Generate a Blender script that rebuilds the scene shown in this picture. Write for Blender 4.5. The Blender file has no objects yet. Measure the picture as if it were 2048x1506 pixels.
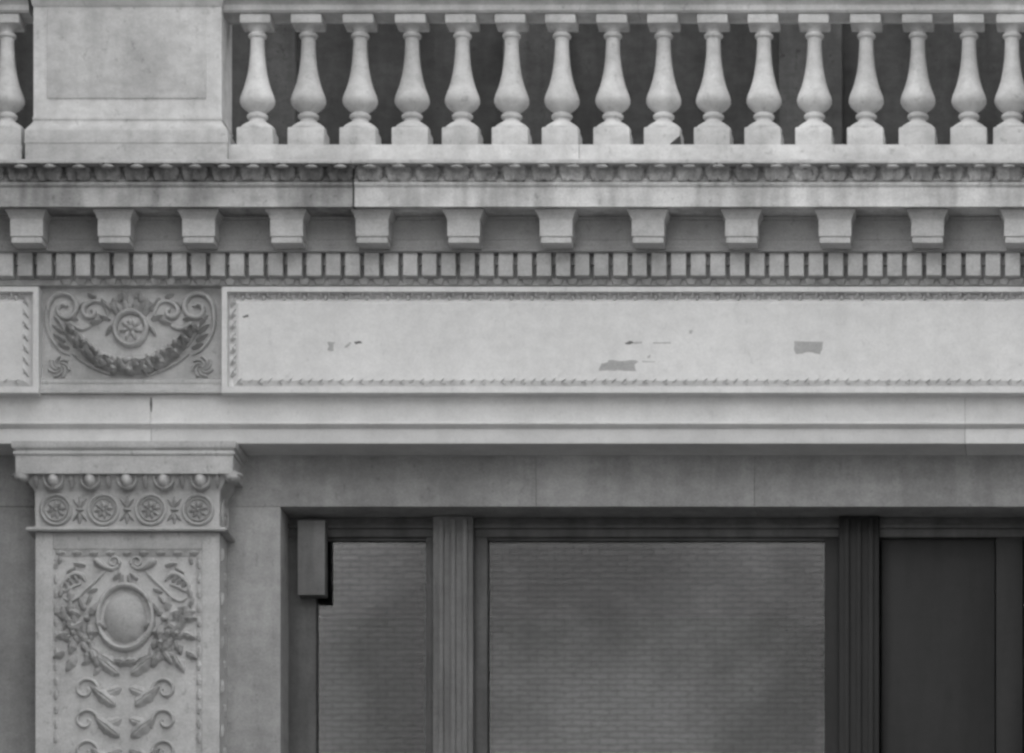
import bpy, bmesh, math, random
from mathutils import Vector, Matrix
random.seed(7)
R = math.radians
scene = bpy.context.scene

# ------------------------------------------------------------------ camera
S = 0.0025            # metres per photograph pixel on the plane y = 0
D = 25.0              # camera to that plane
VX, VY = 2250.0, 3300.0   # foot of the view axis, in photograph pixels
CX, CZ = (VX - 1024) * S, 1.6
cam = bpy.data.cameras.new('camera')
cam_o = bpy.data.objects.new('camera', cam)
scene.collection.objects.link(cam_o)
cam_o.location = (CX, -D, CZ)
cam_o.rotation_euler = (R(90), 0, 0)
cam.sensor_width = 36.0
cam.lens = 36.0 * D / (2048 * S)
cam.shift_x = -(VX - 1024) / 2048
cam.shift_y = (VY - 753) / 2048
cam.clip_start, cam.clip_end = 0.5, 500
cam.dof.use_dof = True
cam.dof.focus_distance = 23.2
cam.dof.aperture_fstop = 10
scene.camera = cam_o

# ------------------------------------------------------------------ sky, sun, exposure
SUN_EL, SUN_AZ = R(52), R(-14)      # the sun stands behind the building: its front lies in open shade
world = bpy.data.worlds.new('World')
scene.world = world
world.use_nodes = True
wn = world.node_tree.nodes
wn.clear()
w_out = wn.new('ShaderNodeOutputWorld')
w_bg = wn.new('ShaderNodeBackground')
w_bw = wn.new('ShaderNodeRGBToBW')
sky = wn.new('ShaderNodeTexSky')
sky.sky_type = 'NISHITA'
sky.sun_disc = False
sky.sun_elevation = SUN_EL
sky.sun_rotation = SUN_AZ
sky.dust_density = 1.0
w_bg.inputs['Strength'].default_value = 0.15
wl = world.node_tree.links
wl.new(sky.outputs[0], w_bw.inputs[0])
wl.new(w_bw.outputs[0], w_bg.inputs[0])
wl.new(w_bg.outputs[0], w_out.inputs[0])
sun = bpy.data.lights.new('sun', 'SUN')
sun.energy = 2.2
sun.angle = R(0.53)
sun.color = (1, 0.995, 0.985)
sun_o = bpy.data.objects.new('sun', sun)
scene.collection.objects.link(sun_o)
# direction towards the sun
sd = Vector((math.sin(SUN_AZ) * math.cos(SUN_EL), math.cos(SUN_AZ) * math.cos(SUN_EL), math.sin(SUN_EL)))
sun_o.rotation_euler = sd.to_track_quat('Z', 'Y').to_euler()
sun_o.location = sd * 60
vs = scene.view_settings
vs.view_transform = 'Standard'
vs.look = 'None'
vs.gamma = 1.0
vs.exposure = 3.38
vs.use_curve_mapping = False
scene.cycles.use_denoising = True
scene.cycles.filter_width = 2.8
scene.cycles.max_bounces = 6
scene.cycles.diffuse_bounces = 4
scene.cycles.use_adaptive_sampling = True
scene.cycles.adaptive_threshold = 0.01

# ------------------------------------------------------------------ helpers
def X(px, y=0.0): return CX + (px - VX) * S * (D + y) / D
def Z(py, y=0.0): return CZ + (VY - py) * S * (D + y) / D
def P(px, py, y=0.0): return Vector((X(px, y), y, Z(py, y)))

WLOC = {}
def link(o, parent, wloc):
    scene.collection.objects.link(o)
    wloc = Vector(wloc)
    if parent is not None:
        o.parent = parent
        o.location = wloc - WLOC[parent.name]
    else:
        o.location = wloc
    WLOC[o.name] = wloc
    return o

def thing(name, label, cat, loc, group=None):
    o = bpy.data.objects.new(name, None)
    o.empty_display_size = 0.2
    link(o, None, loc)
    tag(o, label, cat, group)
    return o

def tag(o, label=None, cat=None, group=None, kind=None):
    if label: o['label'] = label
    if cat: o['category'] = cat
    if group: o['group'] = group
    if kind: o['kind'] = kind
    return o

def mesh_of(name, verts, faces, mat, smooth=None):
    me = bpy.data.meshes.new(name)
    me.from_pydata([tuple(v) for v in verts], [], faces)
    bm = bmesh.new(); bm.from_mesh(me)
    bmesh.ops.recalc_face_normals(bm, faces=bm.faces)
    bm.to_mesh(me); bm.free()
    if smooth is not None:
        for p in me.polygons: p.use_smooth = True
        me.set_sharp_from_angle(angle=R(smooth))
    me.materials.append(mat)
    return me

def obj(name, verts, faces, mat, parent=None, smooth=None, bevel=0.0):
    xs = [v[0] for v in verts]; ys = [v[1] for v in verts]; zs = [v[2] for v in verts]
    c = Vector(((min(xs) + max(xs)) / 2, (min(ys) + max(ys)) / 2, min(zs)))
    me = mesh_of(name, [Vector(v) - c for v in verts], faces, mat, None if bevel else smooth)
    if bevel:
        bm = bmesh.new(); bm.from_mesh(me)
        es = [e for e in bm.edges if e.is_manifold and e.calc_face_angle(0) > R(25)]
        bmesh.ops.bevel(bm, geom=es, offset=bevel, segments=2, affect='EDGES', profile=0.6, clamp_overlap=True)
        bm.to_mesh(me); bm.free()
        for p in me.polygons: p.use_smooth = True
        me.set_sharp_from_angle(angle=R(40))
    return link(bpy.data.objects.new(name, me), parent, c)

def inst(name, me, wloc, parent, scale=(1, 1, 1), rot=0.0, rz=0.0):
    o = bpy.data.objects.new(name, me)
    link(o, parent, wloc)
    o.scale = scale
    o.rotation_euler = (0, -rot, rz)
    return o

def copy_tree(o, off, parent=None):
    c = o.copy()
    scene.collection.objects.link(c)
    if parent is not None:
        c.parent = parent
    else:
        c.location = Vector(o.location) + Vector(off)
    for ch in list(o.children):
        copy_tree(ch, off, c)
    return c

BOXF = [(0, 1, 3, 2), (4, 6, 7, 5), (0, 4, 5, 1), (2, 3, 7, 6), (0, 2, 6, 4), (1, 5, 7, 3)]
def boxv(x0, x1, y0, y1, z0, z1):
    return [(x, y, z) for x in (x0, x1) for y in (y0, y1) for z in (z0, z1)]
def box(name, x0, x1, y0, y1, z0, z1, mat, parent=None, bevel=0.004):
    return obj(name, boxv(x0, x1, y0, y1, z0, z1), BOXF, mat, parent, None, bevel)

def run_v(prof, x0, x1):
    """closed (y, z) outline drawn out along x"""
    n = len(prof)
    v = [(x0, y, z) for y, z in prof] + [(x1, y, z) for y, z in prof]
    f = [(i, (i + 1) % n, n + (i + 1) % n, n + i) for i in range(n)]
    f += [tuple(range(n)), tuple(range(2 * n - 1, n - 1, -1))]
    return v, f
def pz(prof): return [(y, Z(py, y)) for y, py in prof]
def run(name, prof, x0, x1, mat, parent=None, smooth=35, bevel=0.0):
    v, f = run_v(prof, x0, x1)
    return obj(name, v, f, mat, parent, smooth, bevel)

def usweep(name, prof, x0, x1, yf, yb, mat, parent=None, smooth=35):
    """mouldings carried round the front and both flanks of a block; prof = (overhang, z)"""
    v = []; f = []
    for o, z in prof:
        v += [(x0 - o, yb, z), (x0 - o, yf - o, z), (x1 + o, yf - o, z), (x1 + o, yb, z)]
    n = len(prof)
    for i in range(n - 1):
        for k in range(4):
            a = i * 4 + k; b = i * 4 + (k + 1) % 4
            f.append((a, b, b + 4, a + 4))
    f += [(0, 1, 2, 3), tuple(range(4 * n - 1, 4 * n - 5, -1))]
    return obj(name, v, f, mat, parent, smooth)

def lathe_v(prof, seg=28):
    v = []; f = []
    for r, z in prof:
        for k in range(seg):
            a = 2 * math.pi * k / seg
            v.append((r * math.cos(a), r * math.sin(a), z))
    n = len(prof)
    for i in range(n - 1):
        for k in range(seg):
            a = i * seg + k; b = i * seg + (k + 1) % seg
            f.append((a, b, b + seg, a + seg))
    f += [tuple(range(seg)), tuple(range((n - 1) * seg, n * seg))]
    return v, f

def tube(name, pts, y0, mat, parent, flat=0.8, seg=8, sunk=0.004):
    """raised round-backed band on a wall facing the street; pts = (px, py, radius px)"""
    pw = [(X(a, y0), Z(b, y0), r * S) for a, b, r in pts]
    v = []; f = []
    n = len(pw)
    for i, (x, z, r) in enumerate(pw):
        a = pw[max(0, i - 1)]; b = pw[min(n - 1, i + 1)]
        t = Vector((b[0] - a[0], b[1] - a[1]))
        t = t.normalized() if t.length > 1e-9 else Vector((1, 0))
        nx, nz = -t.y, t.x
        for k in range(seg + 1):
            ph = math.pi * k / seg
            v.append((x + nx * r * math.cos(ph), y0 + sunk - r * flat * math.sin(ph) - (sunk if 0 < k < seg else 0), z + nz * r * math.cos(ph)))
    m = seg + 1
    for i in range(n - 1):
        for k in range(seg):
            f.append((i * m + k, i * m + k + 1, (i + 1) * m + k + 1, (i + 1) * m + k))
    f += [tuple(range(m)), tuple(range((n - 1) * m, n * m))]
    return obj(name, v, f, mat, parent, 60)

def smoothpath(ctrl, per=6):
    """Catmull-Rom through (px, py, r)"""
    out = []
    n = len(ctrl)
    for i in range(n - 1):
        p0 = ctrl[max(0, i - 1)]; p1 = ctrl[i]; p2 = ctrl[i + 1]; p3 = ctrl[min(n - 1, i + 2)]
        for k in range(per):
            t = k / per
            out.append(tuple(0.5 * (2 * p1[j] + (p2[j] - p0[j]) * t + (2 * p0[j] - 5 * p1[j] + 4 * p2[j] - p3[j]) * t * t
                                    + (3 * p1[j] - p0[j] - 3 * p2[j] + p3[j]) * t ** 3) for j in range(3)))
    out.append(ctrl[-1])
    return out

def spiral(cx, cy, r0, r1, a0, a1, w0, w1, n=40):
    """angles in the picture's sense: counter-clockwise, 0 = right"""
    o = []
    for i in range(n + 1):
        t = i / n
        r = r0 + (r1 - r0) * t; a = R(a0 + (a1 - a0) * t); w = w0 + (w1 - w0) * t
        o.append((cx + r * math.cos(a), cy - r * math.sin(a), w))
    return o

# ------------------------------------------------------------------ materials
def stone(name, base, blotch=0.25, streak=0.15, rough=0.8, bump=0.25, dark=0.45, fine=0.10, slant=0.0, vary=0.08):
    m = bpy.data.materials.new(name); m.use_nodes = True
    n = m.node_tree.nodes; l = m.node_tree.links
    bs = n['Principled BSDF']
    bs.inputs['Roughness'].default_value = rough
    bs.inputs['Specular IOR Level'].default_value = 0.25
    geo = n.new('ShaderNodeNewGeometry')
    def noise(scale, detail, vec, roughness=0.55):
        t = n.new('ShaderNodeTexNoise'); t.inputs['Scale'].default_value = scale
        t.inputs['Detail'].default_value = detail; t.inputs['Roughness'].default_value = roughness
        l.new(vec, t.inputs['Vector']); return t.outputs['Fac']
    def mapped(scale, rot=(0, 0, 0)):
        t = n.new('ShaderNodeMapping'); t.inputs['Scale'].default_value = scale; t.inputs['Rotation'].default_value = rot
        l.new(geo.outputs['Position'], t.inputs['Vector']); return t.outputs['Vector']
    def ramp(fac, a, b, va, vb):
        t = n.new('ShaderNodeMapRange'); t.inputs['From Min'].default_value = a; t.inputs['From Max'].default_value = b
        t.inputs['To Min'].default_value = va; t.inputs['To Max'].default_value = vb
        l.new(fac, t.inputs['Value']); return t.outputs['Result']
    def mul(a, b):
        t = n.new('ShaderNodeMath'); t.operation = 'MULTIPLY'
        l.new(a, t.inputs[0]); l.new(b, t.inputs[1]); return t.outputs[0]
    pos = geo.outputs['Position']
    big = ramp(noise(2.3, 3, pos), 0.35, 0.65, 1 - blotch, 1.0)
    mid = ramp(noise(11, 4, mapped((1, 1, 1.6), (0, R(slant), 0)), 0.65), 0.34, 0.62, 1 - blotch * 0.8, 1.03)
    stk = ramp(noise(6, 3, mapped((1.0, 1.0, 0.16)), 0.65), 0.38, 0.6, 1 - streak, 1.0)
    grain = ramp(noise(105, 2, pos, 0.8), 0.3, 0.7, 1 - fine * 1.3, 1 + fine * 1.1)
    spots = ramp(noise(26, 3, mapped((1, 1, 0.7)), 0.7), 0.60, 0.74, 1.0, dark)
    oi = n.new('ShaderNodeObjectInfo')
    tone = ramp(oi.outputs['Random'], 0, 1, 1 - vary, 1 + vary * 0.5)
    v = mul(mul(mul(mul(big, mid), mul(stk, grain)), spots), tone)
    mc = n.new('ShaderNodeMath'); mc.operation = 'MULTIPLY'; mc.inputs[1].default_value = base
    l.new(v, mc.inputs[0])
    cc = n.new('ShaderNodeCombineColor')
    for i in range(3): l.new(mc.outputs[0], cc.inputs[i])
    l.new(cc.outputs[0], bs.inputs['Base Color'])
    bp = n.new('ShaderNodeBump'); bp.inputs['Strength'].default_value = bump; bp.inputs['Distance'].default_value = 0.004
    a = n.new('ShaderNodeMath'); a.operation = 'ADD'
    l.new(noise(60, 3, pos, 0.7), a.inputs[0]); l.new(noise(7, 1, pos), a.inputs[1])
    l.new(a.outputs[0], bp.inputs['Height']); l.new(bp.outputs[0], bs.inputs['Normal'])
    return m

M_LIGHT = stone('pale_marble', 0.74, 0.07, 0.06, dark=0.88, fine=0.05, slant=35, bump=0.15)
M_BALU = stone('balustrade_marble', 0.67, 0.20, 0.16, vary=0.10, dark=0.7, fine=0.06, slant=35)
M_CORONA = stone('corona_marble', 0.78, 0.20, 0.36, dark=0.6, slant=30)
M_LEAF = stone('soiled_carved_marble', 0.66, 0.45, 0.30, dark=0.35, fine=0.15, bump=0.5)
M_CORONA_S = stone('sooty_corona_marble', 0.66, 0.28, 0.42, dark=0.55, slant=30)
M_LEAF_S = stone('sooty_carved_marble', 0.46, 0.45, 0.30, dark=0.35, fine=0.15, bump=0.5)
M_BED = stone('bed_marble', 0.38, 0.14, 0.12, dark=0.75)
M_DENT = stone('dentil_marble', 0.60, 0.16, 0.10, vary=0.14, dark=0.8)
M_PIL = stone('pilaster_marble', 0.56, 0.15, 0.12, dark=0.65)
M_CARVE = stone('carved_marble', 0.62, 0.20, 0.12, dark=0.6)
M_WALL = stone('lintel_marble', 0.40, 0.16, 0.20, dark=0.75)
M_PATCH = stone('repair_mortar', 0.50, 0.12, 0.05, dark=0.8)
M_CHIP = stone('broken_stone', 0.20, 0.3, 0.1)
M_JOINT = stone('open_joint', 0.10, 0.3, 0.1)
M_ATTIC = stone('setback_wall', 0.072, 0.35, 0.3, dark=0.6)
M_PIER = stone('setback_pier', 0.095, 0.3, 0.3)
M_WING = stone('side_wall_stone', 0.25, 0.3, 0.3)
M_DARK = stone('shade_darkened_metal', 0.02, 0.15, 0.35, rough=0.5, bump=0.05, dark=0.8)  # right end of the window frame: its darkness is put into the colour
M_FRAME = stone('dark_painted_metal', 0.11, 0.15, 0.35, rough=0.5, bump=0.05, dark=0.8)
M_MULL = stone('grey_painted_wood', 0.20, 0.12, 0.35, rough=0.55, bump=0.05, dark=0.8)
M_BLIND = stone('drawn_blind', 0.12, 0.12, 0.05)
M_ROOM = stone('dim_room', 0.05, 0.3, 0.1)
M_ASPH = stone('asphalt', 0.045, 0.3, 0.0, rough=0.9, dark=0.8)
M_PAVE = stone('paving_stone', 0.13, 0.25, 0.0, dark=0.75)

def glass_mat(name, refl):
    m = bpy.data.materials.new(name); m.use_nodes = True
    n = m.node_tree.nodes; l = m.node_tree.links
    n.remove(n['Principled BSDF'])
    out = n['Material Output']
    mix = n.new('ShaderNodeMixShader'); mix.inputs[0].default_value = refl
    tr = n.new('ShaderNodeBsdfTransparent'); tr.inputs[0].default_value = (0.6, 0.6, 0.6, 1)
    gl = n.new('ShaderNodeBsdfGlossy'); gl.inputs['Roughness'].default_value = 0.0
    gl.inputs['Color'].default_value = (0.9, 0.9, 0.9, 1)
    geo = n.new('ShaderNodeNewGeometry')
    no = n.new('ShaderNodeTexNoise'); no.inputs['Scale'].default_value = 7.0; no.inputs['Detail'].default_value = 1.0
    l.new(geo.outputs['Position'], no.inputs['Vector'])
    bp = n.new('ShaderNodeBump'); bp.inputs['Strength'].default_value = 1.0; bp.inputs['Distance'].default_value = 0.00003
    l.new(no.outputs['Fac'], bp.inputs['Height']); l.new(bp.outputs[0], gl.inputs['Normal'])
    l.new(tr.outputs[0], mix.inputs[1]); l.new(gl.outputs[0], mix.inputs[2]); l.new(mix.outputs[0], out.inputs['Surface'])
    return m
M_GLASS = glass_mat('plate_glass', 0.066)

def brick_mat():
    m = bpy.data.materials.new('pale_brick'); m.use_nodes = True
    n = m.node_tree.nodes; l = m.node_tree.links
    bs = n['Principled BSDF']; bs.inputs['Roughness'].default_value = 0.9
    geo = n.new('ShaderNodeNewGeometry')
    sp = n.new('ShaderNodeSeparateXYZ'); l.new(geo.outputs['Position'], sp.inputs[0])
    cb = n.new('ShaderNodeCombineXYZ'); l.new(sp.outputs[0], cb.inputs[0]); l.new(sp.outputs[2], cb.inputs[1])
    br = n.new('ShaderNodeTexBrick')
    br.inputs['Scale'].default_value = 1.0
    br.inputs['Brick Width'].default_value = 0.235; br.inputs['Row Height'].default_value = 0.078
    br.inputs['Mortar Size'].default_value = 0.013; br.inputs['Mortar Smooth'].default_value = 0.3
    br.inputs['Color1'].default_value = (0.235, 0.235, 0.235, 1); br.inputs['Color2'].default_value = (0.205, 0.205, 0.205, 1)
    br.inputs['Mortar'].default_value = (0.13, 0.13, 0.13, 1)
    l.new(cb.outputs[0], br.inputs['Vector'])
    no = n.new('ShaderNodeTexNoise'); no.inputs['Scale'].default_value = 0.33; no.inputs['Detail'].default_value = 5.0
    mp = n.new('ShaderNodeMapping'); mp.inputs['Location'].default_value = (-5.1, 0, 35.0); mp.inputs['Scale'].default_value = (-1, 1, -1)
    l.new(geo.outputs['Position'], mp.inputs['Vector']); l.new(mp.outputs[0], no.inputs['Vector'])
    mr = n.new('ShaderNodeMapRange'); mr.inputs['From Min'].default_value = 0.40; mr.inputs['From Max'].default_value = 0.58
    mr.inputs['To Min'].default_value = 0.52; mr.inputs['To Max'].default_value = 1.0
    l.new(no.outputs['Fac'], mr.inputs['Value'])
    vm = n.new('ShaderNodeVectorMath'); vm.operation = 'SCALE'
    l.new(br.outputs['Color'], vm.inputs[0]); l.new(mr.outputs[0], vm.inputs['Scale'])
    l.new(vm.outputs[0], bs.inputs['Base Color'])
    return m
M_BRICK = brick_mat()

# ------------------------------------------------------------------ unit shapes shared by the carving
def unit_dome(name, mat, rings=4, seg=12):
    v = [(0, -1, 0)]; f = []
    for i in range(1, rings + 1):
        a = math.pi / 2 * i / rings
        for k in range(seg):
            b = 2 * math.pi * k / seg
            v.append((math.sin(a) * math.cos(b), -math.cos(a), math.sin(a) * math.sin(b)))
    for k in range(seg): f.append((0, 1 + k, 1 + (k + 1) % seg))
    for i in range(rings - 1):
        for k in range(seg):
            a = 1 + i * seg + k; b = 1 + i * seg + (k + 1) % seg
            f.append((a, a + seg, b + seg, b))
    return mesh_of(name, v, f, mat, 80)

def unit_leaf(name, mat, lobes=3, nv=12):
    """leaf lying along +x from the origin to (1,0,0), half width about 0.32, raised towards -y, with a sunk midrib"""
    v = []; f = []
    cols = (-1, -0.6, -0.22, 0, 0.22, 0.6, 1)
    for i in range(nv + 1):
        t = i / nv
        w = 0.36 * math.sin(math.pi * min(1, t ** 0.75)) ** 0.8 if 0 < t < 1 else 0.0
        w *= 0.80 + 0.26 * abs(math.sin(math.pi * lobes * t))
        h = 0.9 * math.sin(math.pi * (0.12 + 0.80 * t)) ** 0.7
        for c in cols:
            hh = h * (1 - abs(c) ** 2.2) if abs(c) < 1 else 0
            if c == 0: hh *= 0.72
            hh *= 0.88 + 0.2 * abs(math.sin(math.pi * lobes * t + abs(c) * 1.2))
            v.append((t, -hh, c * w))
    m = len(cols)
    for i in range(nv):
        for k in range(m - 1):
            f.append((i * m + k, i * m + k + 1, (i + 1) * m + k + 1, (i + 1) * m + k))
    return mesh_of(name, v, f, mat, 50)

def unit_ring(name, mat, tube_r=0.16, seg=24, ts=7):
    v = []; f = []
    for k in range(seg):
        a = 2 * math.pi * k / seg
        for j in range(ts):
            ph = math.pi * j / (ts - 1)
            r = 1 + tube_r * math.cos(ph)
            v.append((r * math.cos(a), -math.sin(ph), r * math.sin(a)))
    for k in range(seg):
        for j in range(ts - 1):
            a = k * ts + j; b = ((k + 1) % seg) * ts + j
            f.append((a, a + 1, b + 1, b))
    return mesh_of(name, v, f, mat, 60)

U_DOME = unit_dome('dome', M_CARVE)
U_LEAF = unit_leaf('leaf', M_CARVE)
U_RING = unit_ring('ring', M_CARVE)
U_DOME_L = unit_dome('dome', M_LIGHT)
U_LEAF_L = unit_leaf('leaf', M_LIGHT)
U_DOME_P = unit_dome('dome', M_PIL)
U_LEAF_P = unit_leaf('leaf', M_PIL)
U_RING_P = unit_ring('ring', M_PIL, 0.13)
U_RING_THIN = unit_ring('ring', M_PIL, 0.09, 28)

def dome(name, px, py, y, rx, ry, h, parent, rot=0.0, me=None):
    return inst(name, me or U_DOME, P(px, py, y), parent, (rx * S, h, ry * S), R(rot))
def leaf(name, px, py, y, ln, wd, h, parent, rot=0.0, me=None):
    return inst(name, me or U_LEAF, P(px, py, y), parent, (ln * S, h, wd * S / 0.36), R(rot))

# depth of the faces of the front (negative = towards the street)
Y_FG, Y_FF, Y_FD = 0.0, -0.09, -0.062
Y_UF, Y_LF = -0.012, 0.0
Y_WALL, Y_WIN, Y_GLASS = 0.25, 0.49, 0.535
Y_BED, Y_MOD, Y_COR, Y_LIP = -0.14, -0.27, -0.345, -0.44
Y_DENT, Y_DGAP = -0.13, -0.062
Y_BAL = -0.245
XL, XR = X(-350), 4.29

# ------------------------------------------------------------------ setting
g = obj('ground', [(-200, -200, 0), (200, -200, 0), (200, 200, 0), (-200, 200, 0)], [(0, 1, 2, 3)], M_ASPH)
tag(g, kind='structure')
pv = box('pavement', -60, 60, -5.0, 0.2, 0.02, 0.14, M_PAVE, None, 0.01)
tag(pv, kind='structure')

# brick building across the street: it shows in the window glass
bb = thing('brick_building', 'pale brick building across the street, seen mirrored in the window glass', 'building', (-6, -42, 0))
def wall_with_holes(name, x0, x1, z0, z1, y0, y1, holes, mat, parent):
    xs = sorted({x0, x1, *[h[0] for h in holes], *[h[1] for h in holes]})
    zs = sorted({z0, z1, *[h[2] for h in holes], *[h[3] for h in holes]})
    v = []; f = []
    solid = {}
    for i in range(len(xs) - 1):
        for j in range(len(zs) - 1):
            cx, cz = (xs[i] + xs[i + 1]) / 2, (zs[j] + zs[j + 1]) / 2
            solid[i, j] = not any(h[0] < cx < h[1] and h[2] < cz < h[3] for h in holes)
    idx = {}
    def vid(i, k, j):
        if (i, k, j) not in idx:
            idx[i, k, j] = len(v); v.append((xs[i], (y0, y1)[k], zs[j]))
        return idx[i, k, j]
    for (i, j), s in solid.items():
        if not s: continue
        f.append((vid(i, 0, j), vid(i + 1, 0, j), vid(i + 1, 0, j + 1), vid(i, 0, j + 1)))
        f.append((vid(i, 1, j), vid(i, 1, j + 1), vid(i + 1, 1, j + 1), vid(i + 1, 1, j)))
        for di, dj, e in ((-1, 0, ((i, j), (i, j + 1))), (1, 0, ((i + 1, j), (i + 1, j + 1))),
                          (0, -1, ((i, j), (i + 1, j))), (0, 1, ((i, j + 1), (i + 1, j + 1)))):
            if not solid.get((i + di, j + dj), False):
                (a, b), (c, d) = e
                f.append((vid(a, 0, b), vid(c, 0, d), vid(c, 1, d), vid(a, 1, b)))
    return obj(name, v, f, mat, parent)
holes = []
for k, (a, b) in enumerate(((-13.2, -11.4), (-7.9, -6.0), (-3.75, -2.3), (1.6, 3.4))):
    for z in (1.2, 5.2, 9.2, 13.1):
        if k in (1, 2) and z > 13: continue
        holes.append((a, b, z, z + (2.3 if z < 13 else (2.35 if k < 2 else 1.95))))
wall_with_holes('wall', -34, 30, 0, 23, -40.4, -40, holes, M_BRICK, bb)
for h in holes:
    w = box('window', h[0], h[1], -40.10, -40.025, h[2], h[3], M_BLIND, bb, 0)
    box('sill', h[0] - 0.1, h[1] + 0.1, -40.05, -39.9, h[2] - 0.12, h[2] - 0.002, M_WING, w, 0.01)
box('roof', -34.2, 30.2, -52, -39.8, 23.0, 23.35, M_WING, bb, 0.02)
box('core', -34, 30, -52, -40.45, 0, 22.99, M_WING, bb, 0)

# set-back upper storey behind the balustrade
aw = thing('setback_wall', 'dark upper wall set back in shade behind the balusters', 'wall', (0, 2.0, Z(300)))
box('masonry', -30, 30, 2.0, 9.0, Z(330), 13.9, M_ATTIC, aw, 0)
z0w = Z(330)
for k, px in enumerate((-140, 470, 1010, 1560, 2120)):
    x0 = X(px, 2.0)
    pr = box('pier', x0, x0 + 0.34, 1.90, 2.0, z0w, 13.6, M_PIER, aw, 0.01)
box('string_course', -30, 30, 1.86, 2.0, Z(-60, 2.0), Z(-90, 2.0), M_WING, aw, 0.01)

# ------------------------------------------------------------------ wall round the window
sw = thing('window_surround', 'plain grey stone lintel and jamb framing the shaded window recess', 'wall', P(1312, 1500, Y_WALL))
OPX0, OPX1, OPZ = X(561, Y_WALL), X(2063, Y_WALL), Z(1013, Y_WALL)
LTOP = Z(870, Y_WALL) + 0.02
joints = [OPX0 - 0.7, X(1072, Y_WALL), X(1509, Y_WALL), OPX1 + 0.5]
for a, b in zip(joints, joints[1:]):
    box('lintel_stone', a + 0.0008, b - 0.0008, Y_WALL + random.uniform(0, 0.002), 0.9, OPZ, LTOP, M_WALL, sw, 0.0015)
box('joint_backing', OPX0 - 0.6, OPX1 + 0.4, Y_WALL + 0.02, 0.88, OPZ + 0.004, LTOP - 0.01, M_JOINT, sw, 0)
for (xa, xb) in ((X(300, Y_WALL), OPX0), (OPX1, X(2300, Y_WALL))):
    zt = OPZ
    for zb in (4.6, 3.0, 1.4, 0.14):
        box('jamb_stone', xa, xb, Y_WALL + random.uniform(0, 0.002), 0.9, zb + 0.0012, zt - 0.0012, M_WALL, sw, 0.003)
        zt = zb
# the next bay to the left shows only its edge of wall
sl = thing('bay_wall', 'plain grey wall of the next bay at far left beyond the pilaster', 'wall', P(-80, 1500, Y_WALL))
zt = LTOP
for zb in (OPZ, 4.6, 3.0, 1.4, 0.14):
    box('wall_stone', XL, X(230, Y_WALL), Y_WALL + random.uniform(0, 0.002), 0.9, zb + 0.0012, zt - 0.0012, M_WALL, sl, 0.003)
    zt = zb
br_ = thing('pier_wall', 'plain grey wall behind the far right pilaster', 'wall', P(2500, 1500, Y_WALL))
box('wall_stone', X(2300, Y_WALL) + 0.002, XR, Y_WALL, 0.9, 0.14, LTOP, M_WALL, br_, 0.003)

# ------------------------------------------------------------------ window
wd = thing('window', 'wide dark framed window with brick reflections under the stone lintel', 'window', (X(1312, Y_WIN), Y_WIN, 1.2))
WZB = 1.2
wx0, wx1, wzt = OPX0 + 0.002, OPX1 - 0.002, OPZ - 0.003
GT = Z(1078, Y_GLASS)
box('head_rail', wx0, wx1, Y_WIN, Y_WIN + 0.10, GT, wzt, M_FRAME, wd, 0.004)
box('head_fillet', wx0, wx1, Y_WIN - 0.02, Y_WIN - 0.001, Z(1058, Y_WIN), Z(1048, Y_WIN), M_FRAME, wd, 0.003)
def stile(pa, pb, y=Y_WIN, m=M_FRAME, name='stile', top=None):
    return box(name, X(pa, y), X(pb, y), y, Y_WIN + 0.1, WZB, (top if top else GT - 0.0005), m, wd, 0.004)
def mirror(p): return 2624 - p
stile(571, 632); stile(mirror(632), mirror(578), m=M_DARK)
for (a, b) in ((866, 946), (mirror(946), mirror(866))):
    mu = stile(a, b, Y_WIN - 0.05, M_MULL if a < 1000 else M_DARK, 'mullion', wzt - 0.002)
    for q in range(3):
        c = a + (b - a) * (0.2 + 0.3 * q)
        box('mullion_reed', X(c - 5, Y_WIN - 0.06), X(c + 5, Y_WIN - 0.06), Y_WIN - 0.068, Y_WIN - 0.0505, WZB, wzt - 0.02, M_MULL if a < 1000 else M_DARK, mu, 0.004)
stile(852, 868)
for (a, b) in ((1762, 1990),):
    box('side_panel', X(a, Y_WIN), X(b, Y_WIN), Y_WIN + 0.035, Y_WIN + 0.10, WZB, GT - 0.001, M_DARK, wd, 0.006)
stile(944, 975); stile(mirror(975), mirror(944), m=M_DARK)
for (a, b) in ((632, 852), (975, mirror(975))):
    pn = box('pane', X(a, Y_WIN), X(b, Y_WIN), Y_GLASS, Y_GLASS + 0.006, WZB, GT, M_GLASS, wd, 0)
    fr = 7
    f0 = box('glazing_bead', X(a, Y_WIN), X(b, Y_WIN), Y_GLASS - 0.02, Y_GLASS - 0.001, GT - 0.014, GT - 0.0006, M_FRAME, wd, 0.003)
rm = thing('room', 'dim room interior behind the window glass', 'room', (X(1312), 1.5, 1.0))
box('back_wall', wx0 - 0.3, wx1 + 0.3, 3.2, 3.3, 0.5, OPZ + 0.4, M_ROOM, rm, 0)
box('ceiling', wx0 - 0.3, wx1 + 0.3, 0.9, 3.19, OPZ + 0.05, OPZ + 0.2, M_ROOM, rm, 0)
box('side_wall', wx0 - 0.42, wx0 - 0.31, 0.9, 3.19, 0.5, OPZ + 0.049, M_ROOM, rm, 0)
box('side_wall', wx1 + 0.31, wx1 + 0.42, 0.9, 3.19, 0.5, OPZ + 0.049, M_ROOM, rm, 0)
# box on the left stile
yb_ = Y_WIN - 0.09
sb = box('wall_box', X(595, yb_), X(650, yb_), yb_, Y_WIN - 0.001, Z(1190, yb_), Z(1040, yb_), M_MULL, None, 0.006)
tag(sb, 'grey upright box fixed to the left edge of the window frame', 'box')

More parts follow.
